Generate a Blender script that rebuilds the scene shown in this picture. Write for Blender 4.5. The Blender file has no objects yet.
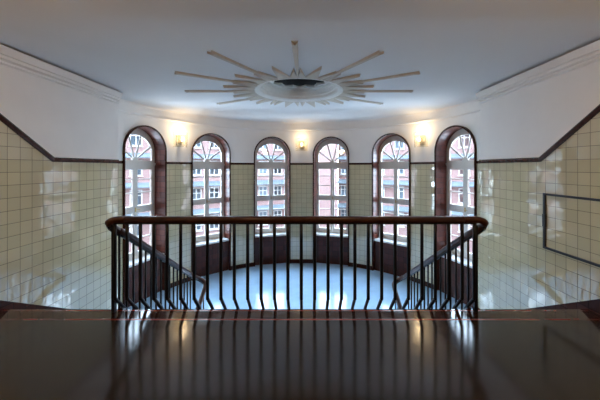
import bpy, bmesh, math, random
from mathutils import Vector, Matrix
random.seed(7)
C = bpy.context.scene.collection
PI = math.pi

# ------------------------------------------------------------------ helpers
def tag(o, label=None, cat=None, group=None, kind=None):
    if label: o['label'] = label
    if cat: o['category'] = cat
    if group: o['group'] = group
    if kind: o['kind'] = kind
    return o

def empty(name, loc=(0, 0, 0), rz=0.0):
    o = bpy.data.objects.new(name, None)
    o.empty_display_size = 0.1
    o.location = loc
    o.rotation_euler = (0, 0, rz)
    C.objects.link(o)
    return o

class MB:
    """collects faces, then links them as one mesh object"""
    def __init__(s):
        s.v = []; s.f = []; s.uv = []; s.m = []; s.sm = []
    def face(s, pts, uv=None, mi=0, smooth=False):
        b = len(s.v)
        s.v += [tuple(p) for p in pts]
        s.f.append(list(range(b, b + len(pts))))
        if uv is None:
            n = Vector((0, 0, 0))
            P = [Vector(p) for p in pts]
            for i in range(len(P)):
                a, c = P[i], P[(i + 1) % len(P)]
                n += a.cross(c)
            ax = max(range(3), key=lambda k: abs(n[k]))
            if ax == 0: uv = [(p[1], p[2]) for p in P]
            elif ax == 1: uv = [(p[0], p[2]) for p in P]
            else: uv = [(p[0], p[1]) for p in P]
        s.uv.append(list(uv)); s.m.append(mi); s.sm.append(smooth)
    def box(s, x0, x1, y0, y1, z0, z1, mi=0):
        p = [(x0, y0, z0), (x1, y0, z0), (x1, y1, z0), (x0, y1, z0), (x0, y0, z1), (x1, y0, z1), (x1, y1, z1), (x0, y1, z1)]
        for q in ((0, 3, 2, 1), (4, 5, 6, 7), (0, 1, 5, 4), (1, 2, 6, 5), (2, 3, 7, 6), (3, 0, 4, 7)):
            s.face([p[i] for i in q], mi=mi)
    def bar(s, a, b, w, h, up=(0, 0, 1)):
        """square bar from a to b"""
        a = Vector(a); b = Vector(b); d = (b - a).normalized(); u = Vector(up)
        if abs(d.dot(u)) > .98: u = Vector((0, 1, 0))
        x = d.cross(u).normalized() * w / 2; y = x.cross(d).normalized() * h / 2
        A = [a - x - y, a + x - y, a + x + y, a - x + y]; B = [p + (b - a) for p in A]
        s.face(A[::-1]); s.face(B)
        for i in range(4): s.face([A[i], A[(i + 1) % 4], B[(i + 1) % 4], B[i]])
    def sweep(s, path, prof, up=(0, 0, 1), closed=True, smooth=True, caps=True):
        """profile points (side, up) carried along a path"""
        P = [Vector(p) for p in path]; rings = []
        for i, p in enumerate(P):
            t = (P[min(i + 1, len(P) - 1)] - P[max(i - 1, 0)]).normalized()
            u = Vector(up); x = t.cross(u)
            if x.length < 1e-4: x = Vector((1, 0, 0))
            x.normalize(); y = x.cross(t).normalized()
            rings.append([p + x * a + y * b for a, b in prof])
        n = len(prof); L = 0
        for i in range(len(P) - 1):
            l2 = L + (P[i + 1] - P[i]).length; w = 0
            for k in range(n if closed else n - 1):
                k2 = (k + 1) % n
                w2 = w + math.dist(prof[k], prof[k2])
                s.face([rings[i][k], rings[i][k2], rings[i + 1][k2], rings[i + 1][k]], uv=[(w, L), (w2, L), (w2, l2), (w, l2)], smooth=smooth)
                w = w2
            L = l2
        if caps and closed:
            s.face(rings[0][::-1]); s.face(rings[-1])
    def tube(s, path, r, n=8, up=(0, 0, 1)):
        s.sweep(path, [(r * math.cos(2 * PI * k / n), r * math.sin(2 * PI * k / n)) for k in range(n)], up=up)
    def lathe(s, prof, n=48, center=(0, 0, 0), smooth=False, a0=0, a1=2 * PI):
        cx, cy, cz = center
        for i in range(n):
            t0 = a0 + (a1 - a0) * i / n; t1 = a0 + (a1 - a0) * (i + 1) / n
            for k in range(len(prof) - 1):
                (r0, z0), (r1, z1) = prof[k], prof[k + 1]
                q = [(cx + r0 * math.cos(t0), cy + r0 * math.sin(t0), cz + z0), (cx + r0 * math.cos(t1), cy + r0 * math.sin(t1), cz + z0),
                     (cx + r1 * math.cos(t1), cy + r1 * math.sin(t1), cz + z1), (cx + r1 * math.cos(t0), cy + r1 * math.sin(t0), cz + z1)]
                if r0 < 1e-6: q = q[1:]
                elif r1 < 1e-6: q = q[:3]
                s.face(q, smooth=smooth)
    def mesh(s, name, mats, weld=True):
        me = bpy.data.meshes.new(name)
        me.from_pydata(s.v, [], s.f)
        uvl = me.uv_layers.new(name='UVMap')
        i = 0
        for f, uv in zip(s.f, s.uv):
            for q in uv:
                uvl.data[i].uv = q; i += 1
        for m in (mats if isinstance(mats, (list, tuple)) else [mats]): me.materials.append(m)
        for p, mi, sm in zip(me.polygons, s.m, s.sm):
            p.material_index = mi; p.use_smooth = sm
        if weld:
            bm = bmesh.new(); bm.from_mesh(me)
            bmesh.ops.remove_doubles(bm, verts=bm.verts, dist=1e-5)
            bmesh.ops.recalc_face_normals(bm, faces=bm.faces)
            bm.to_mesh(me); bm.free()
        return me
    def build(s, name, mats, parent=None, weld=True):
        o = bpy.data.objects.new(name, s.mesh(name, mats, weld))
        C.objects.link(o)
        if parent: o.parent = parent
        return o

def dup(o, parent=None):
    c = o.copy(); C.objects.link(c)
    if parent: c.parent = parent
    return c

# ------------------------------------------------------------------ materials
def new_mat(name):
    m = bpy.data.materials.new(name); m.use_nodes = True
    nt = m.node_tree; b = nt.nodes['Principled BSDF']
    return m, nt, b

def plain(name, col, rough=.5, metal=0.0, noise=.06, scale=6.0, bump=0.0, coat=0.0, spec=.5):
    m, nt, b = new_mat(name); N = nt.nodes; L = nt.links
    tc = N.new('ShaderNodeTexCoord'); nz = N.new('ShaderNodeTexNoise'); nz.inputs['Scale'].default_value = scale
    nz.inputs['Detail'].default_value = 5
    L.new(tc.outputs['Object'], nz.inputs['Vector'])
    r = N.new('ShaderNodeValToRGB')
    r.color_ramp.elements[0].position = .3; r.color_ramp.elements[1].position = .7
    r.color_ramp.elements[0].color = tuple(c * (1 - noise) for c in col) + (1,)
    r.color_ramp.elements[1].color = tuple(min(1, c * (1 + noise)) for c in col) + (1,)
    L.new(nz.outputs['Fac'], r.inputs['Fac']); L.new(r.outputs['Color'], b.inputs['Base Color'])
    b.inputs['Roughness'].default_value = rough; b.inputs['Metallic'].default_value = metal
    b.inputs['Coat Weight'].default_value = coat; b.inputs['Specular IOR Level'].default_value = spec
    if bump:
        bp = N.new('ShaderNodeBump'); bp.inputs['Strength'].default_value = bump; bp.inputs['Distance'].default_value = .01
        L.new(nz.outputs['Fac'], bp.inputs['Height']); L.new(bp.outputs['Normal'], b.inputs['Normal'])
    return m

def tiled(name, c1, c2, mortar, w, h, gap, rough, ou=0, ov=0, offset=0.0, tilt=.003, wob=.0004, spec=.5, glaze=0):
    """glazed tiles laid on the UV map (metres); every tile sits a little differently"""
    m, nt, b = new_mat(name); N = nt.nodes; L = nt.links
    uv = N.new('ShaderNodeUVMap'); uv.uv_map = 'UVMap'
    mp = N.new('ShaderNodeMapping'); mp.inputs['Location'].default_value = (-ou, -ov, 0)
    L.new(uv.outputs['UV'], mp.inputs['Vector'])
    br = N.new('ShaderNodeTexBrick'); br.offset = offset; br.squash = 1
    br.inputs['Scale'].default_value = 1; br.inputs['Mortar Size'].default_value = gap
    br.inputs['Mortar Smooth'].default_value = .15; br.inputs['Bias'].default_value = 0
    br.inputs['Brick Width'].default_value = w; br.inputs['Row Height'].default_value = h
    br.inputs['Color1'].default_value = c1 + (1,); br.inputs['Color2'].default_value = c2 + (1,); br.inputs['Mortar'].default_value = mortar + (1,)
    L.new(mp.outputs['Vector'], br.inputs['Vector'])
    L.new(br.outputs['Color'], b.inputs['Base Color'])
    # per-tile tilt
    dv = N.new('ShaderNodeVectorMath'); dv.operation = 'DIVIDE'; dv.inputs[1].default_value = (w, h, 1)
    L.new(mp.outputs['Vector'], dv.inputs[0])
    fl = N.new('ShaderNodeVectorMath'); fl.operation = 'FLOOR'; L.new(dv.outputs['Vector'], fl.inputs[0])
    fr = N.new('ShaderNodeVectorMath'); fr.operation = 'FRACTION'; L.new(dv.outputs['Vector'], fr.inputs[0])
    wn = N.new('ShaderNodeTexWhiteNoise'); wn.noise_dimensions = '2D'; L.new(fl.outputs['Vector'], wn.inputs['Vector'])
    sb = N.new('ShaderNodeVectorMath'); sb.operation = 'SUBTRACT'; sb.inputs[1].default_value = (.5, .5, .5); L.new(wn.outputs['Color'], sb.inputs[0])
    dt = N.new('ShaderNodeVectorMath'); dt.operation = 'DOT_PRODUCT'; L.new(fr.outputs['Vector'], dt.inputs[0]); L.new(sb.outputs['Vector'], dt.inputs[1])
    ml = N.new('ShaderNodeMath'); ml.operation = 'MULTIPLY'; ml.inputs[1].default_value = tilt; L.new(dt.outputs['Value'], ml.inputs[0])
    nz = N.new('ShaderNodeTexNoise'); nz.inputs['Scale'].default_value = 14; nz.inputs['Detail'].default_value = 1
    L.new(mp.outputs['Vector'], nz.inputs['Vector'])
    m2 = N.new('ShaderNodeMath'); m2.operation = 'MULTIPLY_ADD'; m2.inputs[1].default_value = wob; L.new(nz.outputs['Fac'], m2.inputs[0]); L.new(ml.outputs['Value'], m2.inputs[2])
    m3 = N.new('ShaderNodeMath'); m3.operation = 'MULTIPLY_ADD'; m3.inputs[1].default_value = -.0015; L.new(br.outputs['Fac'], m3.inputs[0]); L.new(m2.outputs['Value'], m3.inputs[2])
    bp = N.new('ShaderNodeBump'); bp.inputs['Strength'].default_value = 1; bp.inputs['Distance'].default_value = 1
    L.new(m3.outputs['Value'], bp.inputs['Height']); L.new(bp.outputs['Normal'], b.inputs['Normal'])
    rg = N.new('ShaderNodeMapRange'); rg.inputs['To Min'].default_value = rough; rg.inputs['To Max'].default_value = .7
    L.new(br.outputs['Fac'], rg.inputs['Value']); L.new(rg.outputs['Result'], b.inputs['Roughness'])
    b.inputs['Specular IOR Level'].default_value = spec
    if glaze:
        b.inputs['Coat Weight'].default_value = glaze; b.inputs['Coat IOR'].default_value = 1.85; b.inputs['Coat Roughness'].default_value = .03
        L.new(bp.outputs['Normal'], b.inputs['Coat Normal'])
    return m

def glow(name, col, strength):
    m, nt, b = new_mat(name)
    b.inputs['Base Color'].default_value = (.9, .85, .75, 1)
    b.inputs['Emission Color'].default_value = col + (1,); b.inputs['Emission Strength'].default_value = strength
    return m

def clear_glass(name, tint=(.96, .98, .98), rough=0.0, frost=0.0):
    m, nt, b = new_mat(name); N = nt.nodes; L = nt.links
    N.remove(b)
    out = N['Material Output']
    tr = N.new('ShaderNodeBsdfTransparent'); tr.inputs['Color'].default_value = tint + (1,)
    gl = N.new('ShaderNodeBsdfGlossy'); gl.inputs['Roughness'].default_value = rough
    ge = N.new('ShaderNodeNewGeometry'); dt = N.new('ShaderNodeVectorMath'); dt.operation = 'DOT_PRODUCT'
    L.new(ge.outputs['Incoming'], dt.inputs[0]); L.new(ge.outputs['Normal'], dt.inputs[1])
    def mth(op, a, b=None, c=None):
        n = N.new('ShaderNodeMath'); n.operation = op
        for i, q in enumerate((a, b, c)):
            if q is None: continue
            if isinstance(q, (int, float)): n.inputs[i].default_value = q
            else: L.new(q, n.inputs[i])
        return n.outputs['Value']
    om = mth('SUBTRACT', 1.0, mth('ABSOLUTE', dt.outputs['Value']))
    fres = mth('MULTIPLY_ADD', mth('POWER', om, 5.0), .965, .035)
    mx = N.new('ShaderNodeMixShader')
    L.new(fres, mx.inputs['Fac']); L.new(gl.outputs['BSDF'], mx.inputs[2])
    if frost:
        tl = N.new('ShaderNodeBsdfTranslucent'); tl.inputs['Color'].default_value = (.95, .92, .85, 1)
        m0 = N.new('ShaderNodeMixShader'); m0.inputs['Fac'].default_value = frost
        L.new(tr.outputs['BSDF'], m0.inputs[1]); L.new(tl.outputs['BSDF'], m0.inputs[2]); L.new(m0.outputs['Shader'], mx.inputs[1])
    else:
        L.new(tr.outputs['BSDF'], mx.inputs[1])
    L.new(mx.outputs['Shader'], out.inputs['Surface'])
    return m

TILE = .15
M = {}
CREAM1, CREAM2, GROUT = (.62, .56, .37), (.56, .51, .335), (.10, .09, .06)
M['tile_left'] = tiled('cream_tile_left', CREAM1, CREAM2, GROUT, TILE, TILE, .0026, .04, ou=3.91 - 30 * TILE, ov=2.92 - 60 * TILE, spec=.8, glaze=1)
M['tile_right'] = tiled('cream_tile_right', CREAM1, CREAM2, GROUT, TILE, TILE, .0026, .04, ou=3.824 - 30 * TILE, ov=2.92 - 60 * TILE, spec=.8, glaze=1)
M['tile_apse'] = tiled('cream_tile_apse', CREAM1, CREAM2, GROUT, TILE, TILE, .0026, .04, ou=.0 - 60 * TILE, ov=2.92 - 60 * TILE, spec=.8, glaze=1)
M['brown_tile'] = tiled('brown_glazed_tile', (.06, .018, .012), (.035, .012, .009), (.012, .008, .007), .14, .14, .004, .4, ou=-20.02, ov=-20.02, tilt=.006, spec=.12)
M['reveal_tile'] = tiled('red_brown_glazed_brick', (.13, .03, .018), (.065, .02, .015), (.02, .012, .01), .26, .13, .004, .32, ou=-20.0, ov=-20.02, offset=.5, tilt=.004, spec=.35)
M['apron_tile'] = tiled('brown_apron_tile', (.085, .024, .015), (.045, .014, .010), (.03, .018, .014), .15, .15, .005, .28, ou=-20.05, ov=-20.0, tilt=.008, spec=.3)
M['trim'] = plain('dark_brown_glaze', (.040, .013, .009), .2, noise=.35, scale=18, bump=.1, spec=.3)
M['plaster'] = plain('white_plaster', (.80, .78, .755), .85, noise=.02, scale=3, bump=.03)
M['ceiling'] = plain('ceiling_paint', (.74, .755, .77), .9, noise=.015, scale=2)
M['stucco'] = plain('stucco', (.74, .73, .70), .8, noise=.03, scale=12)
M['beige_stucco'] = plain('beige_stucco', (.56, .51, .44), .8, noise=.04, scale=12)
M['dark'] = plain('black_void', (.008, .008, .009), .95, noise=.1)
M['frame'] = plain('painted_window_wood', (.66, .63, .58), .4, noise=.03, scale=8)
M['sill'] = plain('white_glazed_sill', (.75, .77, .78), .12, noise=.04, scale=8)
M['glass'] = clear_glass('window_glass')
M['iron'] = plain('black_painted_iron', (.005, .005, .006), .35, noise=.2, scale=20, spec=.3)
M['rail'] = plain('polished_dark_wood', (.050, .016, .009), .28, noise=.35, scale=14, spec=.4)
M['step'] = plain('dark_stone_step', (.13, .12, .115), .35, noise=.2, scale=30)
M['string'] = plain('dark_stringer', (.02, .012, .01), .35, noise=.2)
M['wallframe'] = plain('dark_grey_metal', (.03, .033, .04), .35, metal=.3, noise=.15)
M['brass'] = plain('brass_fitting', (.55, .40, .18), .3, metal=.9, noise=.1)
M['nickel'] = plain('satin_nickel', (.42, .40, .37), .35, metal=.8, noise=.05)
M['bulb'] = glow('lit_bulb', (1, .80, .50), 6)
M['shade'] = clear_glass('lamp_glass', (.98, .95, .88), .12, frost=.05)
M['opal'] = glow('opal_lamp_glass', (1, .62, .33), 28)

def floor_mat(name, col, rough, noise, streak=1.0, spec=.5, scale=2.5):
    m, nt, b = new_mat(name); N = nt.nodes; L = nt.links
    tc = N.new('ShaderNodeTexCoord'); mp = N.new('ShaderNodeMapping'); mp.inputs['Scale'].default_value = (1, streak, 1)
    L.new(tc.outputs['Object'], mp.inputs['Vector'])
    nz = N.new('ShaderNodeTexNoise'); nz.inputs['Scale'].default_value = scale; nz.inputs['Detail'].default_value = 8; nz.inputs['Roughness'].default_value = .65
    L.new(mp.outputs['Vector'], nz.inputs['Vector'])
    r = N.new('ShaderNodeValToRGB'); r.color_ramp.elements[0].position = .3; r.color_ramp.elements[1].position = .72
    r.color_ramp.elements[0].color = tuple(c * (1 - noise) for c in col) + (1,); r.color_ramp.elements[1].color = tuple(c * (1 + noise) for c in col) + (1,)
    L.new(nz.outputs['Fac'], r.inputs['Fac']); L.new(r.outputs['Color'], b.inputs['Base Color'])
    mr = N.new('ShaderNodeMapRange'); mr.inputs['To Min'].default_value = rough * .75; mr.inputs['To Max'].default_value = rough * 1.25
    L.new(nz.outputs['Fac'], mr.inputs['Value']); L.new(mr.outputs['Result'], b.inputs['Roughness'])
    bn = N.new('ShaderNodeTexNoise'); bn.inputs['Scale'].default_value = 3; bn.inputs['Detail'].default_value = 3; L.new(tc.outputs['Object'], bn.inputs['Vector'])
    bp = N.new('ShaderNodeBump'); bp.inputs['Strength'].default_value = .08; bp.inputs['Distance'].default_value = .02
    L.new(bn.outputs['Fac'], bp.inputs['Height']); L.new(bp.outputs['Normal'], b.inputs['Normal'])
    b.inputs['Specular IOR Level'].default_value = spec
    return m
M['apse_floor'] = floor_mat('grey_linoleum', (.35, .54, .76), .12, .08, spec=.22)
M['landing_floor'] = floor_mat('brown_linoleum', (.025, .016, .010), .135, .22, scale=4)
M['landing_band'] = floor_mat('brown_edge_band', (.042, .020, .015), .08, .2, scale=6)
M['red_line'] = plain('red_inlay_line', (.15, .02, .013), .2, noise=.2)

# ------------------------------------------------------------------ measured layout (metres; camera at y = 0)
ZC = 4.37                       # ceiling
EYE = 2.98                      # eye above half-landing floor (z = 0)
LAND = 1.38                     # upper landing
A = 3.325                       # half width of the hall
YJ = 5.26                       # end of straight walls
YC, R = 5.206, 3.713            # apse circle
PITCH = .4922                   # angle between windows
WH = .555                       # half width of window opening, outside of the moulding
SPR = EYE + .375                # spring of arches
DADO = EYE + .105               # top of tiling
LEDGE = EYE + 1.164
YE = 3.23                       # edge of the upper landing
RISE, RUN = LAND / 8, .27

def ap(th, z, r=R): return (r * math.sin(th), YC + r * math.cos(th), z)
TH_END = math.acos((YJ - YC) / R)

# ---- apse wall
wall = MB()
def opening(th):
    """arch top z at this angle or None on a pier"""
    for k in range(6):
        t0 = (k - 2.5) * PITCH
        s = R * (th - t0)
        if abs(s) < WH - .015 + 1e-6:
            return SPR + math.sqrt(max(0, (WH - .015) ** 2 - s * s))
    return None
ths = [-TH_END, TH_END]
for k in range(6):
    t0 = (k - 2.5) * PITCH
    for j in range(25):
        s = -(WH - .015) * math.cos(PI * j / 24)
        ths.append(t0 + s / R)
for k in range(5):
    a = (k - 2.5) * PITCH + (WH - .015) / R; b = (k - 1.5) * PITCH - (WH - .015) / R
    for j in range(1, 10): ths.append(a + (b - a) * j / 10)
ths = sorted(set(round(t, 6) for t in ths))
def wq(a, b, za0, zb0, za1, zb1, mi):
    wall.face([ap(a, za0), ap(b, zb0), ap(b, zb1), ap(a, za1)], uv=[(R * a, za0), (R * b, zb0), (R * b, zb1), (R * a, za1)], mi=mi, smooth=True)
for a, b in zip(ths[:-1], ths[1:]):
    mid = opening((a + b) / 2)
    if mid is None:
        wq(a, b, -.02, -.02, DADO, DADO, 0)
        wq(a, b, DADO, DADO, ZC + .02, ZC + .02, 1)
    else:
        za = opening(a) or SPR; zb = opening(b) or SPR
        wq(a, b, za, zb, ZC + .02, ZC + .02, 1)
o = wall.build('wall_far', [M['tile_apse'], M['plaster']]); tag(o, 'curved far wall, cream tile below and white plaster above, pierced by six windows', 'wall', kind='structure')

# ledge moulding and cove below the ceiling around the apse
lm = MB()
path = [ap(-TH_END + (2 * TH_END) * i / 96, 0) for i in range(97)]
lm.sweep(path, [(0, LEDGE - .035), (.012, LEDGE - .03), (.045, LEDGE - .006), (.045, LEDGE + .008), (.012, LEDGE + .012), (.008, LEDGE + .19), (.05, ZC + .01), (0, ZC + .01)], smooth=False)
o = lm.build('trim_1', M['plaster']); tag(o, 'white cornice moulding around the curved far wall', 'moulding', kind='structure')

# dado moulding on the piers
def piers():
    e = (WH + .0) / R
    out = [(-TH_END, -2.5 * PITCH - e)]
    for k in range(5): out.append(((k - 2.5) * PITCH + e, (k - 1.5) * PITCH - e))
    out.append((2.5 * PITCH + e, TH_END))
    return out
PROF_D = [(0, -.03), (.014, -.03), (.02, -.012), (.02, .012), (.012, .026), (0, .026)]
dm = MB(); bb = MB()
for a, b in piers():
    n = 10
    dm.sweep([ap(a + (b - a) * i / n, DADO) for i in range(n + 1)], PROF_D)
    bb.sweep([ap(a + (b - a) * i / n, 0) for i in range(n + 1)], [(0, -.01), (.022, -.01), (.022, .10), (.014, .115), (0, .115)], smooth=False)
o = dm.build('trim_2', M['trim']); tag(o, 'dark brown dado moulding between the arched windows', 'moulding', kind='structure')
o = bb.build('baseboard_far', M['brown_tile']); tag(o, 'dark brown tile baseboard along the curved far wall', 'baseboard', kind='structure')

# ---- side walls
YB = -3.6; ZLOW = -1.80; SL = .68; YBEND = 3.905; YCAP = 2.55
DT = DADO + SL * (YBEND - YCAP)
def side_wall(sgn, name, mat):
    w = MB(); X = sgn * A
    def f(pts, mi): w.face([(X, y, z) for y, z in pts], uv=[(y, z) for y, z in pts], mi=mi)
    line = [(YB, DT), (YCAP, DT), (YBEND, DADO), (YJ, DADO)]
    f([(YB, ZLOW), (YJ, ZLOW)] + line[::-1], 0)
    f(line + [(YJ, ZC + .02), (YB, ZC + .02)], 1)
    # return to the apse
    XR = sgn * R
    w.face([(X, YJ, ZLOW), (XR, YJ, ZLOW), (XR, YJ, DADO), (X, YJ, DADO)], uv=[(YJ, ZLOW), (YJ + .39, ZLOW), (YJ + .39, DADO), (YJ, DADO)], mi=0)
    w.face([(X, YJ, DADO), (XR, YJ, DADO), (XR, YJ, ZC + .02), (X, YJ, ZC + .02)], mi=1)
    o = w.build(name, [mat, M['plaster']])
    side = 'left' if sgn < 0 else 'right'
    tag(o, 'tiled %s side wall with white plaster above a stepped dado' % side, 'wall', kind='structure')
    inn = -sgn
    # dado
    d = MB()
    pr = [(0, -.034), (.018, -.034), (.026, -.014), (.026, .014), (.016, .032), (0, .032)]
    pth = [(X, y, z) for y, z in line]
    if sgn < 0:   # path direction decides which side the profile stands on
        d.sweep(pth, pr, smooth=False)
    else:
        d.sweep(pth[::-1], pr, smooth=False)
    o = d.build('trim_3' if sgn < 0 else 'trim_4', M['trim']); tag(o, 'dark brown dado moulding climbing along the %s wall' % side, 'moulding', kind='structure')
    # cornice
    c = MB()
    pr = [(0, EYE + 1.160), (.035, EYE + 1.175), (.035, EYE + 1.192), (.012, EYE + 1.205), (.03, EYE + 1.215), (.055, EYE + 1.222), (.055, EYE + 1.243), (.035, EYE + 1.25), (.035, EYE + 1.262), (.06, EYE + 1.27), (.088, EYE + 1.343), (.088, EYE + 1.352), (.0, EYE + 1.354), (.0, ZC + .01), (0, ZC + .01)]
    pth = [(X, YB, 0), (X, YJ, 0)]
    c.sweep(pth if sgn < 0 else pth[::-1], pr, smooth=False)
    o = c.build('trim_5' if sgn < 0 else 'trim_6', M['plaster']); tag(o, 'white stepped cornice along the top of the %s wall' % side, 'moulding', kind='structure')
    # skirting: along the landing, down the flight, along the floor
    s = MB()
    ytop = YE - .02
    nos = lambda y: LAND - (RISE / RUN) * (y - YE)
    y_f = YE + (LAND - .0) / (RISE / RUN)
    base = [(YB, LAND), (3.02, LAND), (y_f - .02, .0), (YJ, .0)]
    top = [(YB, LAND + .22), (3.03, LAND + .115 + (RISE / RUN) * (YE - .04 - 3.03)), (y_f + .12, .115), (YJ, .115)]
    x1 = X + inn * .022
    for i in range(3):
        a0, a1, t0, t1 = base[i], base[i + 1], top[i], top[i + 1]
        F = [(x1,) + a0, (x1,) + a1, (x1,) + t1, (x1,) + t0]
        s.face(F, uv=[(a0[0], a0[1]), (a1[0], a1[1]), (t1[0], t1[1]), (t0[0], t0[1])])
        s.face([(x1,) + t0, (x1,) + t1, (X,) + t1, (X,) + t0])
    o = s.build('baseboard_left' if sgn < 0 else 'baseboard_right', M['brown_tile']); tag(o, 'dark brown tile skirting stepping down the %s wall' % side, 'baseboard', kind='structure')
side_wall(-1, 'wall_left', M['tile_left'])
side_wall(1, 'wall_right', M['tile_right'])

# back wall behind the camera, with a doorway to the corridor
bw = MB()
bw.face([(-A, YB, LAND - .02), (A, YB, LAND - .02), (A, YB, DT), (-A, YB, DT)], mi=0)
bw.face([(-A, YB, DT), (A, YB, DT), (A, YB, ZC + .02), (-A, YB, ZC + .02)], mi=1)
o = bw.build('wall_back', [M['tile_left'], M['plaster']]); tag(o, 'tiled wall closing the upper landing', 'wall', kind='structure')

# ---- ceiling with a round hole
cl = MB(); RH = .79; n = 96
X0, X1, Y0, Y1 = -3.9, 3.9, YB - .05, 9.1
def edge_pt(t):
    dx, dy = math.sin(t), math.cos(t); k = 1e9
    if dx > 1e-9: k = min(k, X1 / dx)
    if dx < -1e-9: k = min(k, X0 / dx)
    if dy > 1e-9: k = min(k, (Y1 - 5.2) / dy)
    if dy < -1e-9: k = min(k, (Y0 - 5.2) / dy)
    return (dx * k, 5.2 + dy * k, ZC)
angs = sorted([2 * PI * i / n for i in range(n)] + [math.atan2(x, y - 5.2) % (2 * PI) for x in (X0, X1) for y in (Y0, Y1)])
for i in range(len(angs)):
    a, b = angs[i], angs[(i + 1) % len(angs)]
    cl.face([(RH * math.sin(a), 5.2 + RH * math.cos(a), ZC), (RH * math.sin(b), 5.2 + RH * math.cos(b), ZC), edge_pt(b), edge_pt(a)])
o = cl.build('ceiling', M['ceiling']); tag(o, 'flat pale grey painted ceiling', 'ceiling', kind='structure')

# ---- floors
fl = MB()
XW, YW = 1.94, 5.75            # stair well of the central flight
arc = [ap(-TH_END + 2 * TH_END * i / 64, 0, R + .12) for i in range(65)]
n = len(arc)
# fan from the well edge: rows of quads from arc to the front boundary
def front(x):
    return YW if abs(x) <= XW else YE + 7 * RUN
xs = sorted(set([-A, -XW - 1e-4, -XW, XW, XW + 1e-4, A] + [-A + 2 * A * i / 40 for i in range(41)]))
for xa, xb in zip(xs[:-1], xs[1:]):
    m_ = (xa + xb) / 2; y0 = front(m_)
    ya = YC + math.sqrt((R + .12) ** 2 - xa * xa); yb = YC + math.sqrt((R + .12) ** 2 - xb * xb)
    fl.face([(xa, y0, 0), (xb, y0, 0), (xb, yb, 0), (xa, ya, 0)])
for sg in (-1, 1):
    pts = [sg * (A + (R - A) * i / 10) for i in range(11)]
    for xa, xb in zip(pts[:-1], pts[1:]):
        ya = YC + math.sqrt(max(0, (R + .12) ** 2 - xa * xa)); yb = YC + math.sqrt(max(0, (R + .12) ** 2 - xb * xb))
        fl.face([(xa, YJ - .02, 0), (xb, YJ - .02, 0), (xb, yb, 0), (xa, ya, 0)])
o = fl.build('floor', M['apse_floor']); tag(o, 'polished grey floor of the half-round landing under the windows', 'floor', kind='structure')

lf = MB()
lf.face([(-A, YB, LAND), (A, YB, LAND), (A, YE - .235, LAND), (-A, YE - .235, LAND)], mi=0)
for y0, y1, mi in ((YE - .235, YE - .205, 2), (YE - .205, YE - .045, 1), (YE - .045, YE - .02, 2), (YE - .02, YE, 1)):
    lf.face([(-A, y0, LAND), (A, y0, LAND), (A, y1, LAND), (-A, y1, LAND)], mi=mi)
lf.face([(-A, YE, LAND), (A, YE, LAND), (A, YE, LAND - .28), (-A, YE, LAND - .28)], mi=1)
lf.face([(-A, YE, LAND - .28), (A, YE, LAND - .28), (A, YB, LAND - .28), (-A, YB, LAND - .28)], mi=3)
o = lf.build('floor_landing', [M['landing_floor'], M['landing_band'], M['red_line'], M['plaster']]); tag(o, 'polished dark brown floor of the upper landing in the foreground', 'floor', kind='structure')

NC = 10
ZL = -NC * RISE
lo = MB()
lo.face([(-A, YB, ZL), (A, YB, ZL), (A, YW - (NC - 1) * RUN, ZL), (-A, YW - (NC - 1) * RUN, ZL)])
o = lo.build('floor_lower', M['apse_floor']); tag(o, 'grey floor of the hall at the foot of the central flight', 'floor', kind='structure')

# ---- flights of stairs
def flight(name, label, x0, x1, steps, zoff):
    """steps: list of (y_from, y_to, z_top)"""
    root = empty(name, ((x0 + x1) / 2, steps[0][0], steps[0][2] - .05)); tag(root, label, 'stairs')
    inv = Vector(root.location)
    for (ya, yb, zt) in steps:
        m = MB(); m.box(x0 - inv.x, x1 - inv.x, min(ya, yb) - inv.y, max(ya, yb) - inv.y, zt - RISE - .04 - inv.z, zt - inv.z)
        m.build('step', M['step'], root)
    return root
side_steps = [(YE + k * RUN, YE + (k + 1) * RUN, LAND - RISE * (k + 1)) for k in range(7)]
flight('stair_flight', 'stone flight descending along the left tiled wall to the half-round landing', -A + .024, -1.987, side_steps, 0)
flight('stair_flight', 'stone flight descending along the right tiled wall to the half-round landing', 1.987, A - .024, side_steps, 0)
cen = [(YW - k * RUN, YW - (k + 1) * RUN, -RISE * (k + 1)) for k in range(NC - 1)]
flight('stair_flight', 'wide central stone flight dropping from the half-round landing beneath the brown floor', -XW, XW, cen, 0)
for sg, nm in ((-1, 'wall_inner_left'), (1, 'wall_inner_right')):
    s = MB(); xa, xb = sg * 1.945, sg * 1.985
    ytop = YE; zt = LAND - .02
    yend = YE + 7.4 * RUN
    pr = [(YE, ZL), (YW, ZL), (YW, -.005), (yend, -.005), (yend, .06), (YE, LAND + .02)]
    s.face([(xa, y, z) for y, z in pr]); s.face([(xb, y, z) for y, z in pr][::-1])
    for i in range(len(pr)):
        (y0, z0), (y1, z1) = pr[i], pr[(i + 1) % len(pr)]
        s.face([(xa, y0, z0), (xa, y1, z1), (xb, y1, z1), (xb, y0, z0)])
    o = s.build(nm, M['string']); tag(o, 'dark string wall carrying the %s flight' % ('left' if sg < 0 else 'right'), 'wall', kind='structure')

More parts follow.
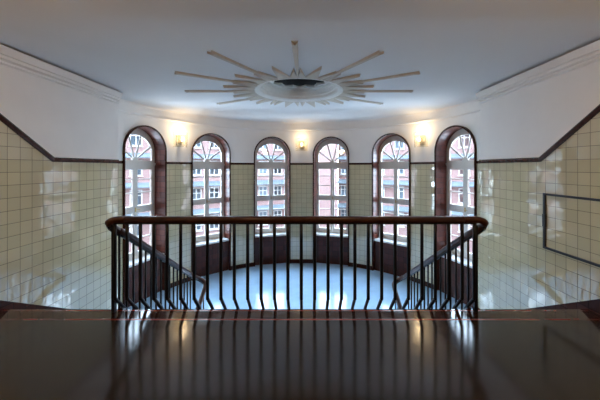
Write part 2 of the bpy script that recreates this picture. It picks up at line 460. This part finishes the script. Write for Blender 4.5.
# ------------------------------------------------------------------ windows
ordinal = ['leftmost', 'second from left', 'third from left', 'third from right', 'second from right', 'rightmost']
SILL = EYE - 2.08
FY = .27                        # frame set back in the wall
def arch_path(hw, spr, z0, y, n=32, rz=None):
    rz = rz or hw
    P = [(-hw, y, z0)] + [(-hw * math.cos(PI * i / n), y, spr + rz * math.sin(PI * i / n)) for i in range(n + 1)] + [(hw, y, z0)]
    return P
def ring(mb, inner, outer, yi, yo):
    """skin between two equally long outlines"""
    for i in range(len(inner) - 1):
        mb.face([inner[i], inner[i + 1], outer[i + 1], outer[i]], smooth=False)
def strip(mb, A_, B_, v0, v1):
    L = 0
    for i in range(len(A_) - 1):
        l2 = L + math.dist(A_[i], A_[i + 1])
        mb.face([A_[i], A_[i + 1], B_[i + 1], B_[i]], uv=[(v0, L), (v0, l2), (v1, l2), (v1, L)], smooth=False)
        L = l2
def at_y(P, y): return [(p[0], y, p[2]) for p in P]

wm = {}
def window_meshes():
    # moulding + glazed reveal down to the floor
    s = MB()
    po = arch_path(WH + .006, SPR, 0, -.075); pa = arch_path(WH - .008, SPR, 0, -.085); pb = arch_path(WH - .03, SPR, 0, -.075); pi = arch_path(WH - .034, SPR, 0, -.055)
    strip(s, at_y(po, -.02), po, 0, .05); strip(s, po, pa, 0, .02); strip(s, pa, pb, .02, .04); strip(s, pb, pi, .04, .05)
    wm['moulding'] = s.mesh('moulding', M['trim'])
    s = MB(); strip(s, pi, at_y(pi, FY + .06), 0, FY + .115)
    wm['reveal'] = s.mesh('reveal', M['reveal_tile'])
    hi = WH - .034
    # apron of tiles under the sill
    s = MB(); s.box(-hi, hi, .02, .14, -.03, SILL - .045)
    wm['apron'] = s.mesh('apron', M['apron_tile'])
    # sill
    s = MB(); s.box(-hi, hi, -.035, FY + .03, SILL - .045, SILL)
    wm['sill'] = s.mesh('sill', M['sill'])
    # fixed frame: outside arch minus fanlight and casement openings
    gx, gz, gs = .445, .41, EYE + .335          # fanlight glass
    t0, t1 = EYE - .025, EYE + .158             # transom
    s = MB(); y0, y1 = FY, FY + .056
    O = arch_path(hi + .01, SPR, t1, y0); I = arch_path(gx, gs, t1, y0, rz=gz)
    strip(s, O, I, 0, .1); strip(s, I, at_y(I, y1), 0, .07); strip(s, at_y(O, y1), at_y(I, y1), 0, .1)
    s.box(-hi - .01, hi + .01, y0, y1, t0, t1)
    s.box(-hi - .01, -gx, y0, y1, SILL - .01, t0); s.box(gx, hi + .01, y0, y1, SILL - .01, t0)
    s.box(-gx, gx, y0, y1, SILL - .01, SILL + .05)
    wm['window_frame'] = s.mesh('window_frame', M['frame'])
    s = MB()   # mouldings on the transom
    s.box(-hi, hi, y0 - .03, y0, EYE + .06, EYE + .10); s.box(-hi, hi, y0 - .015, y0, EYE + .035, EYE + .06); s.box(-gx - .03, gx + .03, y0 - .012, y0, EYE + .12, EYE + .14)
    wm['transom'] = s.mesh('transom', M['frame'])
    # fan bars and hub
    for j, deg in enumerate((38, 74, 106, 142)):
        a = math.radians(deg); dx, dz = math.cos(a), math.sin(a)
        zc = t1
        # length to the glass outline
        k = .1
        while True:
            x, z = dx * k, zc + dz * k
            inside = abs(x) < gx and (z < gs or (x / gx) ** 2 + ((z - gs) / gz) ** 2 < 1)
            if not inside: break
            k += .004
        s = MB(); s.bar((dx * .05, y0 + .03, zc + dz * .05), (dx * (k + .01), y0 + .03, zc + dz * (k + .01)), .038, .014, up=(0, 1, 0))
        wm['fan%d' % j] = s.mesh('fan_bar', M['frame'])
    s = MB()
    pts = [(.075 * math.cos(PI * i / 12), .075 * math.sin(PI * i / 12)) for i in range(13)]
    s.face([(x, y0 + .002, t1 + z) for x, z in pts]); 
    for i in range(12): s.face([(pts[i][0], y0 + .002, t1 + pts[i][1]), (pts[i + 1][0], y0 + .002, t1 + pts[i + 1][1]), (pts[i + 1][0], y0 + .06, t1 + pts[i + 1][1]), (pts[i][0], y0 + .06, t1 + pts[i][1])])
    wm['hub'] = s.mesh('fan_hub', M['frame'])
    # casements: left and right, upper sash and lower sash
    zr0, zr1 = EYE - 1.05, EYE - .89
    for nm, xa, xb in (('L', -gx, -.004), ('R', .004, gx)):
        st = .056
        xi0 = xa + (.0 if nm == 'L' else st); xi1 = xb - (st if nm == 'L' else .0)
        s = MB(); ya, yb = FY + .012, FY + .062
        so = .012
        s.box(xa, xa + (so if nm == 'L' else st), ya, yb, SILL + .05, t0); s.box(xb - (st if nm == 'L' else so), xb, ya, yb, SILL + .05, t0)
        ia, ib = xa + (so if nm == 'L' else st), xb - (st if nm == 'L' else so)
        s.box(ia, ib, ya, yb, t0 - .03, t0); s.box(ia, ib, ya, yb, zr0, zr1); s.box(ia, ib, ya, yb, SILL + .05, SILL + .15)
        wm['case' + nm] = s.mesh('casement', M['frame'])
        for j, z in enumerate((EYE - .28, EYE - .585, EYE - 1.33, EYE - 1.63)):
            s = MB(); s.box(ia, ib, ya + .012, yb - .012, z - .011, z + .011)
            wm['munt%s%d' % (nm, j)] = s.mesh('muntin', M['frame'])
        s = MB(); yg = FY + .04
        s.box(ia - .004, ib + .004, yg, yg + .004, SILL + .14, t0 - .025)
        wm['pane' + nm] = s.mesh('pane', M['glass'])
    s = MB(); P = arch_path(gx + .006, gs, t1 - .006, FY + .045, rz=gz + .006)
    s.face(P); s.face([(p[0], FY + .049, p[2]) for p in P][::-1])
    wm['fanpane'] = s.mesh('fanlight_pane', M['glass'])
    # brass lever handle
    s = MB(); s.box(-.012, .012, FY - .006, FY + .012, EYE - 1.02, EYE - .92); s.bar((0, FY - .02, EYE - .97), (.09, FY - .03, EYE - .975), .014, .014)
    s.bar((0, FY, EYE - .97), (0, FY - .026, EYE - .97), .014, .014)
    wm['handle'] = s.mesh('handle', M['brass'])
window_meshes()
def part(nm, me, parent):
    o = bpy.data.objects.new(nm, me); C.objects.link(o); o.parent = parent; return o
for k in range(6):
    th = (k - 2.5) * PITCH
    x, y, _ = ap(th, 0)
    root = empty('window_%d' % (k + 1), (x, y, 0), -th)
    tag(root, 'arched fanlight window with brown tile surround, %s of the six' % ordinal[k], 'window', 'arched windows around the half-round landing', 'structure')
    part('moulding', wm['moulding'], root); part('reveal', wm['reveal'], root); part('apron', wm['apron'], root); part('window_sill', wm['sill'], root)
    f = part('window_frame', wm['window_frame'], root)
    part('transom', wm['transom'], f)
    for j in range(4): part('fan_bar', wm['fan%d' % j], f)
    part('fan_hub', wm['hub'], f); part('fanlight_pane', wm['fanpane'], f)
    for s in 'LR':
        c = part('casement', wm['case' + s], root)
        for j in range(4): part('muntin', wm['munt%s%d' % (s, j)], c)
        part('pane', wm['pane' + s], c)
        if s == 'R': part('handle', wm['handle'], c)

# ------------------------------------------------------------------ balustrade (one connected railing)
rail = empty('stair_railing', (0, YE, LAND)); tag(rail, 'dark wooden handrail on black iron balusters around the stairwell', 'railing')
OFF = Vector((0, -YE, -LAND))
def loc(p): return tuple(Vector(p) + OFF)
RS = RISE / RUN
YR = 3.15; ZR = 2.402
def catmull(P, n=6):
    P = [Vector(p) for p in P]; out = []
    for i in range(len(P) - 1):
        p0 = P[max(i - 1, 0)]; p1 = P[i]; p2 = P[i + 1]; p3 = P[min(i + 2, len(P) - 1)]
        for j in range(n):
            t = j / n
            out.append(.5 * ((2 * p1) + (-p0 + p2) * t + (2 * p0 - 5 * p1 + 4 * p2 - p3) * t * t + (-p0 + 3 * p1 - 3 * p2 + p3) * t ** 3))
    out.append(P[-1]); return out
HP = [(1.12 * a, 1.22 * b) for a, b in [(-.022, -.026), (.022, -.026), (.028, -.012), (.036, -.004), (.037, .010), (.030, .024), (.014, .032), (-.014, .032), (-.030, .024), (-.037, .010), (-.036, -.004), (-.028, -.012)]]
def zrail(y): return 2.33 - .622 * (y - 3.16)
def side_path(sg):
    pts = [(-1.86, YR, ZR), (-1.95, YR - .004, ZR - .002), (-2.02, YR + .0, ZR - .03), (-2.045, YR + .05, ZR - .075), (-2.02, YR + .13, zrail(YR + .13) - .002), (-2.0, YR + .24, zrail(YR + .24)), (-2.0, 4.0, zrail(4.0)), (-2.0, 5.35, zrail(5.35)), (-2.0, 5.5, zrail(5.5)),
           (-1.975, 5.62, .80), (-1.90, 5.665, .735), (-1.83, 5.61, .685), (-1.81, 5.48, .615), (-1.81, 5.3, .5), (-1.81, 4.3, .5 - .635), (-1.81, 3.3, .5 - 1.27)]
    dx = .012 if sg < 0 else .06   # the right-hand rail stands a little wider
    return [loc((sg * (-x + (0 if i == 0 else dx if (sg < 0 or i < 6) else .06 - .016 * (min(y, 5.35) - 3.4) if i < 9 else .025)), y, z)) for i, (x, y, z) in enumerate(pts)]
h = MB(); h.sweep([loc((-1.87, YR, ZR)), loc((0, YR, ZR)), loc((1.87, YR, ZR))], HP)
hr = h.build('handrail', M['rail'], rail)
h = MB(); h.bar(loc((-1.98, YR, ZR - .036)), loc((1.98, YR, ZR - .036)), .036, .022)
h.build('rail_bar', M['iron'], rail)
for sg in (-1, 1):
    P = catmull(side_path(sg), 6)
    h = MB(); h.sweep(P, HP); h.build('handrail', M['rail'], rail)
    P2 = [p - Vector((0, 0, .042)) for p in P[14:]]
    h = MB(); h.sweep(P2, [(-.016, -.012), (.016, -.012), (.016, .012), (-.016, .012)]); h.build('rail_bar', M['iron'], rail)
# front balusters: upright, then kicked out over the edge and down the face of the slab
BR = .0185
def kinked(xr):
    b = MB(); b.tube(catmull([(xr, YR - YE, ZR - .04 - LAND), (xr, YR - YE, .5), (xr, YR - YE, .175), (xr, YR - YE + .012, .145), (xr, YR - YE + .165, -.03), (xr, YR - YE + .18, -.07), (xr, YR - YE + .18, -.22)], 3), BR, 8, up=(1, 0, 0))
    b.bar((xr, YR - YE + .18, -.2), (xr, .0, -.2), .02, .02)
    return b
k0 = kinked(0).mesh('baluster', M['iron'])
for k in range(-13, 13):
    o = part('baluster', k0, rail); o.location = (.0737 + .1473 * k, 0, 0)
for sg in (-1, 1):
    o = part('baluster', k0, rail); o.location = (sg * 1.975, 0, 0)
    p = MB(); p.bar((sg * 2.0, .02 - .08, ZR - .06 - LAND), (sg * 2.0, .02 - .08 + .0, -.0), .036, .036); p.build('corner_post', M['iron'], rail)
    # flight balusters, two to a step
    for j in range(16):
        y = 3.28 + .135 * j
        zt = zrail(y) - .04; zb = max(0, LAND - RISE * (math.floor((y - YE) / RUN + 1e-6) + 1))
        b = MB(); xb = -2.012 if sg < 0 else 2.06 - .016 * (y - 3.4)
        b.tube([loc((xb, y, zb)), loc((xb, y, zt))], .0125, 6, up=(1, 0, 0)); b.build('baluster', M['iron'], rail)
    for j in range(14):
        y = 5.45 - .135 * j
        zt = .5 - .635 * (5.3 - y) - .04; st = math.ceil((YW - y) / RUN); zb = -RISE * st
        b = MB(); xb = -1.822 if sg < 0 else 1.835
        b.tube([loc((xb, y, zb)), loc((xb, y, zt))], .0125, 6, up=(1, 0, 0)); b.build('baluster', M['iron'], rail)

# ------------------------------------------------------------------ sunburst ceiling rosette
ros = empty('ceiling_rosette', (0, 5.2, ZC)); tag(ros, 'pale plaster sunburst rosette with rays around a round dark opening in the ceiling', 'ceiling ornament')
m = MB(); m.lathe([(.80, .01), (.812, -.012), (.79, -.026), (.77, -.024), (.745, -.012), (.715, -.006), (.705, .004), (.69, .01), (.675, .055), (.655, .06), (.64, .11), (.632, .118), (.622, .165), (.608, .172), (.60, .222)], 96)
m.build('ring', M['stucco'], ros)
m = MB(); NT = 12
ro = .605
for i in range(NT * 8):
    def rad(i): 
        f = (i % 8) / 8; return .572 - .10 * (1 - abs(2 * f - 1))
    a, b = 2 * PI * i / (NT * 8), 2 * PI * (i + 1) / (NT * 8)
    pt = lambda r, t, z: (r * math.sin(t), r * math.cos(t), z)
    ra, rb = rad(i), rad(i + 1)
    m.face([pt(ro, a, .215), pt(ro, b, .215), pt(rb, b, .205), pt(ra, a, .205)]); m.face([pt(ra, a, .205), pt(rb, b, .205), pt(rb, b, .24), pt(ra, a, .24)])
m.build('toothed_rim', M['stucco'], ros)
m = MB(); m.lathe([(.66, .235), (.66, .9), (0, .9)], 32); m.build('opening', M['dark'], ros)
def rot(p, a):
    x, y, z = p; return (x * math.cos(a) + y * math.sin(a), -x * math.sin(a) + y * math.cos(a), z)
def spike(a, half, r0, r1, t, off=0.0):
    """ridged plaster tooth pointing outwards; angle 0 points to the camera (-y)"""
    s = MB()
    def P(r, da, z): ang = PI + a + da; return (r * math.sin(ang), r * math.cos(ang), z)
    bl, br_, tip = P(r0, off - half, 0), P(r0, off + half, 0), P(r1, off * .45, 0)
    ridge = P(r0, off, -t); rt = P(r1 * .985, off * .45, -t * 1.5)
    blz, brz = P(r0, off - half, -.018), P(r0, off + half, -.018)
    s.face([ridge, blz, rt]); s.face([ridge, rt, brz]); s.face([bl, blz, rt, tip]); s.face([br_, tip, rt, brz]); s.face([bl, br_, brz, ridge, blz]); s.face([bl, tip, br_])
    return s
for k in range(12):
    a = math.radians(30 * k)
    spike(a + math.radians(15), math.radians(7.6), .80, 1.33, .03).build('tooth', M['beige_stucco'], ros)
    for sg in (-1, 1):
        spike(a, math.radians(4.2), .80, 1.21, .028, off=sg * math.radians(4.8)).build('tooth', M['beige_stucco'], ros)
for deg in (0, 30, 60, 90, 120, 240, 270, 300, 330):
    a = PI + math.radians(deg)
    r0, r1, w0, w1, t = .80, 2.06, .012, .030, .03
    pts = [(-w0, r0), (-w1, r1), (0, r1 - .07), (w1, r1), (w0, r0)]
    s = MB()
    lo_ = [rot((x, y, -t), a) for x, y in pts]; hi_ = [rot((x * 1.25, y, 0), a) for x, y in pts]
    s.face(lo_)
    for i in range(5): s.face([lo_[i], lo_[(i + 1) % 5], hi_[(i + 1) % 5], hi_[i]])
    s.build('ray', M['beige_stucco'], ros)

# ------------------------------------------------------------------ wall sconces
SC_Z = EYE + .69
sm = {}
s = MB(); s.box(-.075, .075, -.02, .03, -.14, .12); s.box(-.015, .015, -.15, -.015, -.075, -.05)
sm['plate'] = s.mesh('backplate', M['nickel'])
s = MB(); s.lathe([(0, -.055), (.012, -.05), (.022, -.02), (.026, .01), (.02, .04), (.008, .07), (0, .085)], 16, (0, -.14, 0), True)
sm['bulb'] = s.mesh('bulb', M['bulb'])
for j, (r, z0, z1, w) in enumerate(((.19, -.18, .18, 1.3), (.165, -.10, .12, .75))):
    s = MB(); nn = 16; th_ = .006
    for i in range(nn):
        a, b = -w + 2 * w * i / nn, -w + 2 * w * (i + 1) / nn
        for z, zz in ((z0, z1),):
            q = lambda rr, t, z_: (rr * math.sin(t) * (1 + .25 * (z_ - z0)), -.02 - rr * math.cos(t) * (1 + .25 * (z_ - z0)), z_)
            s.face([q(r, a, z), q(r, b, z), q(r, b, zz), q(r, a, zz)], smooth=True)
            s.face([q(r - th_, b, z), q(r - th_, a, z), q(r - th_, a, zz), q(r - th_, b, zz)], smooth=True)
    sm['shade%d' % j] = s.mesh('lamp_shade', M['shade'])
for nm, z in (('rim0', -.182), ('rim1', .184)):
    s = MB(); k = 1 + .25 * (z + .18)
    s.sweep([(.19 * k * math.sin(t), -.02 - .19 * k * math.cos(t), z) for t in [-1.4 + 2.8 * i / 20 for i in range(21)]], [(-.003, -.003), (.003, -.003), (.003, .003), (-.003, .003)])
    sm[nm] = s.mesh('rim', M['nickel'])
slab = ['lit glass wall sconce between the leftmost window and its neighbour', 'lit glass wall sconce in the middle of the curved wall', 'lit glass wall sconce between the rightmost window and its neighbour']
for j, k in enumerate((-2, 0, 2)):
    th = k * PITCH; x, y, _ = ap(th, 0)
    root = empty('wall_sconce', (x, y, SC_Z), -th); tag(root, slab[j], 'lamp', 'glass wall sconces between the windows')
    part('backplate', sm['plate'], root); part('bulb', sm['bulb'], root); part('lamp_shade', sm['shade0'], root); part('lamp_shade', sm['shade1'], root); part('rim', sm['rim0'], root); part('rim', sm['rim1'], root)
    for e_side, e_mid, pos in ((4.6, 2.6, (0, -.20, .215)), (1.6, 1.1, (0, -.178, .02))):
        L = bpy.data.lights.new('sconce_light', 'POINT'); L.energy = e_mid if k == 0 else e_side; L.color = (1, .74, .44); L.shadow_soft_size = .03
        lo2 = bpy.data.objects.new('sconce_light', L); C.objects.link(lo2); lo2.parent = root; lo2.location = pos

# ceiling lamps over the upper landing (behind the view)
cl_lab = ['opal globe lamp on a short rod over the left half of the upper landing', 'opal globe lamp on a short rod over the right half of the upper landing']
for j, sg in enumerate((-1, 1)):
    root = empty('ceiling_lamp', (sg * 1.9, .75, ZC)); tag(root, cl_lab[j], 'lamp', 'opal globe lamps over the landing')
    s = MB(); s.lathe([(0, 0), (.06, 0), (.055, -.03), (.012, -.04), (.012, -.26), (.07, -.27), (.07, -.30)], 24); s.build('lamp_rod', M['brass'], root)
    s = MB(); s.lathe([(.06, -.29), (.12, -.32), (.16, -.38), (.17, -.44), (.15, -.52), (.09, -.58), (0, -.605)], 32, smooth=True); s.build('lamp_globe', M['opal'], root)

# ------------------------------------------------------------------ empty metal frame on the right wall
fr = empty('wall_frame', (A, 3.25, EYE - .715)); tag(fr, 'empty black rectangular metal frame fixed to the right tiled wall', 'frame')
def fbar(nm, y0, y1, z0, z1, x0=-.022):
    s = MB(); s.box(x0, -.002, y0 - 3.25, y1 - 3.25, z0, z1); s.build(nm, M['wallframe'], fr)
fbar('frame_bar', 3.815, 3.845, -.37, .37); fbar('frame_bar', 2.62, 2.65, -.37, .37)
fbar('frame_bar', 2.65, 3.815, .342, .37); fbar('frame_bar', 2.65, 3.815, -.37, -.342)
s = MB(); s.box(-.026, -.002, .556, .600, -.08, .09); s.build('latch', M['wallframe'], fr)

# ------------------------------------------------------------------ courtyard and buildings seen through the glass
GZ = -7.0
M['brick'] = tiled('red_brick', (.20, .105, .095), (.165, .088, .08), (.20, .15, .14), .26, .085, .012, .8, ou=-200, ov=-100, offset=.5, tilt=0)
M['pale_wall'] = plain('pale_render', (.42, .40, .40), .8, noise=.05)
M['slate'] = plain('blue_grey_slate', (.075, .092, .105), .6, noise=.15, scale=1.5)
M['ext_white'] = plain('white_window_paint', (.42, .415, .40), .5, noise=.03)
M['ext_pane'] = plain('dark_window_pane', (.10, .14, .17), .08, noise=.2, scale=.6)
M['paving'] = plain('courtyard_paving', (.26, .25, .24), .8, noise=.1, scale=.5)
g = MB(); g.face([(-90, 10.5, GZ), (90, 10.5, GZ), (90, 120, GZ), (-90, 120, GZ)])
o = g.build('ground', M['paving']); tag(o, 'grey courtyard paving between the buildings', 'ground', kind='structure')
# window of the facades
s = MB(); w2, hh = .56, .82
s.box(-w2, w2, -.06, .1, -hh, -hh + .09); s.box(-w2, w2, -.06, .1, hh - .09, hh); s.box(-w2, -w2 + .09, -.06, .1, -hh + .09, hh - .09); s.box(w2 - .09, w2, -.06, .1, -hh + .09, hh - .09)
s.box(-.04, .04, -.04, .1, -hh + .09, hh - .09); s.box(-w2 + .09, -.04, -.04, .1, .2, .28); s.box(.04, w2 - .09, -.04, .1, .2, .28)
s.box(-w2 - .08, w2 + .08, -.16, 0, -hh - .1, -hh)
wf = s.mesh('window', M['ext_white'])
s = MB(); s.box(-w2 + .05, w2 - .05, .02, .06, -hh + .05, hh - .05); wp = s.mesh('pane', M['ext_pane'])
def block(name, label, p0, p1, ledges, top, mat, spacing, depth=9, inset=.9):
    """facade from p0 to p1 (plan), facing the courtyard"""
    p0 = Vector(p0); p1 = Vector(p1); d = p1 - p0; L = d.length
    rz = math.atan2(d.y, d.x)
    root = empty(name, (p0.x, p0.y, GZ), rz); tag(root, label, 'building')
    H = top - GZ
    s = MB(); s.box(0, L, 0, depth, 0, H); s.build('wall', mat, root)
    for z in ledges:
        s = MB(); zz = z - GZ
        pr = [(0, zz), (-.75, zz - .42), (-.75, zz - .55), (0, zz - .55)]
        s.face([(0,) + p for p in pr]); s.face([(L,) + p for p in pr][::-1])
        for i in range(4):
            a, b = pr[i], pr[(i + 1) % 4]; s.face([(0,) + a, (L,) + a, (L,) + b, (0,) + b])
        s.build('pent_roof', M['slate'], root)
        n = int((L - 2 * inset) / spacing) + 1
        for i in range(n):
            o = part('window', wf, root); o.location = (inset + i * spacing, -.02, zz - .75 - .82)
            part('pane', wp, o)
    s = MB(); s.box(-.3, L + .3, -.35, depth, H, H + .35)
    s.face([(-.3, -.35, H + .35), (L + .3, -.35, H + .35), (L + .3, depth * .5, H + 1.6), (-.3, depth * .5, H + 1.6)])
    s.face([(-.3, depth, H + .35), (L + .3, depth, H + .35), (L + .3, depth * .5, H + 1.6), (-.3, depth * .5, H + 1.6)])
    s.build('roof', M['slate'], root)
    return root
LED = [EYE + 4.6, EYE + 1.5, EYE - 1.6, EYE - 4.75]
TOPZ = EYE + 4.9
block('brick_building', 'red brick wing with pale ledges and white windows seen through the left windows', (-27, 25), (.6, 38.6), LED, TOPZ, M['brick'], 1.95)
block('brick_building', 'red brick wing with sloping grey ledges seen through the two rightmost windows', (4.5, 38.2), (30, 25.5), LED, TOPZ, M['brick'], 2.3)
block('corner_tower', 'plain red brick corner tower between the two wings outside', (1.0, 35.9), (4.1, 35.9), [], EYE + 6.0, M['brick'], 1.9, depth=2.0)

# the building the hall belongs to, unseen: wings and storeys added, made tall to shade the courtyard facades
ow = MB()
for sg in (-1, 1):
    xa, xb = sorted((sg * (A + .06), sg * 40))
    ow.box(xa, xb, -12, YJ - .1, GZ, 21)
ow.box(-A - .06, A + .06, -12, YJ - .1, ZC + 1.2, 21)
ow.box(-A - .06, A + .06, -12, YB - .1, GZ, ZC + 1.2)
ow.box(-A - .06, A + .06, YB - .1, YJ - .1, GZ, ZL - .05)
o = ow.build('wall_sky_screen', M['brick']); tag(o, 'unseen brick wings beside and above the stair hall, added to shade the courtyard facades', 'wall', kind='structure')
# ------------------------------------------------------------------ light
W = bpy.data.worlds.new('overcast'); bpy.context.scene.world = W; W.use_nodes = True
nt = W.node_tree; bg = nt.nodes['Background']
tc = nt.nodes.new('ShaderNodeTexCoord'); sp = nt.nodes.new('ShaderNodeSeparateXYZ'); nt.links.new(tc.outputs['Generated'], sp.inputs[0])
cr = nt.nodes.new('ShaderNodeValToRGB'); nt.links.new(sp.outputs['Z'], cr.inputs['Fac'])
cr.color_ramp.elements[0].color = (.66, .81, 1, 1); cr.color_ramp.elements[1].color = (.58, .77, 1, 1)
nt.links.new(cr.outputs['Color'], bg.inputs['Color']); bg.inputs['Strength'].default_value = 13.5
for k in range(6):
    th = (k - 2.5) * PITCH; x, y, _ = ap(th, 0, R + FY + .12)
    L = bpy.data.lights.new('window_portal', 'AREA'); L.shape = 'RECTANGLE'; L.size = .95; L.size_y = 2.95
    L.cycles.is_portal = True
    o = bpy.data.objects.new('window_portal', L); C.objects.link(o); o.location = (x, y, SILL + 1.45)
    o.rotation_euler = (PI / 2, 0, PI - th)

# ------------------------------------------------------------------ camera
cam = bpy.data.cameras.new('camera'); co = bpy.data.objects.new('camera', cam); C.objects.link(co)
co.location = (.12, 0, EYE); co.rotation_euler = (PI / 2, 0, 0)
cam.sensor_width = 36; cam.sensor_fit = 'HORIZONTAL'; cam.lens = 36 * 286.5 / 600
cam.shift_x = -5.5 / 600; cam.shift_y = -32.8 / 600; cam.clip_start = .05; cam.clip_end = 400
S = bpy.context.scene; S.camera = co
S.view_settings.view_transform = 'Standard'; S.view_settings.look = 'None'; S.view_settings.exposure = 0.88; S.view_settings.gamma = 1
S.view_settings.use_curve_mapping = False
S.cycles.max_bounces = 12; S.cycles.diffuse_bounces = 6; S.cycles.transparent_max_bounces = 16; S.cycles.caustics_reflective = False
S.cycles.sample_clamp_indirect = 6
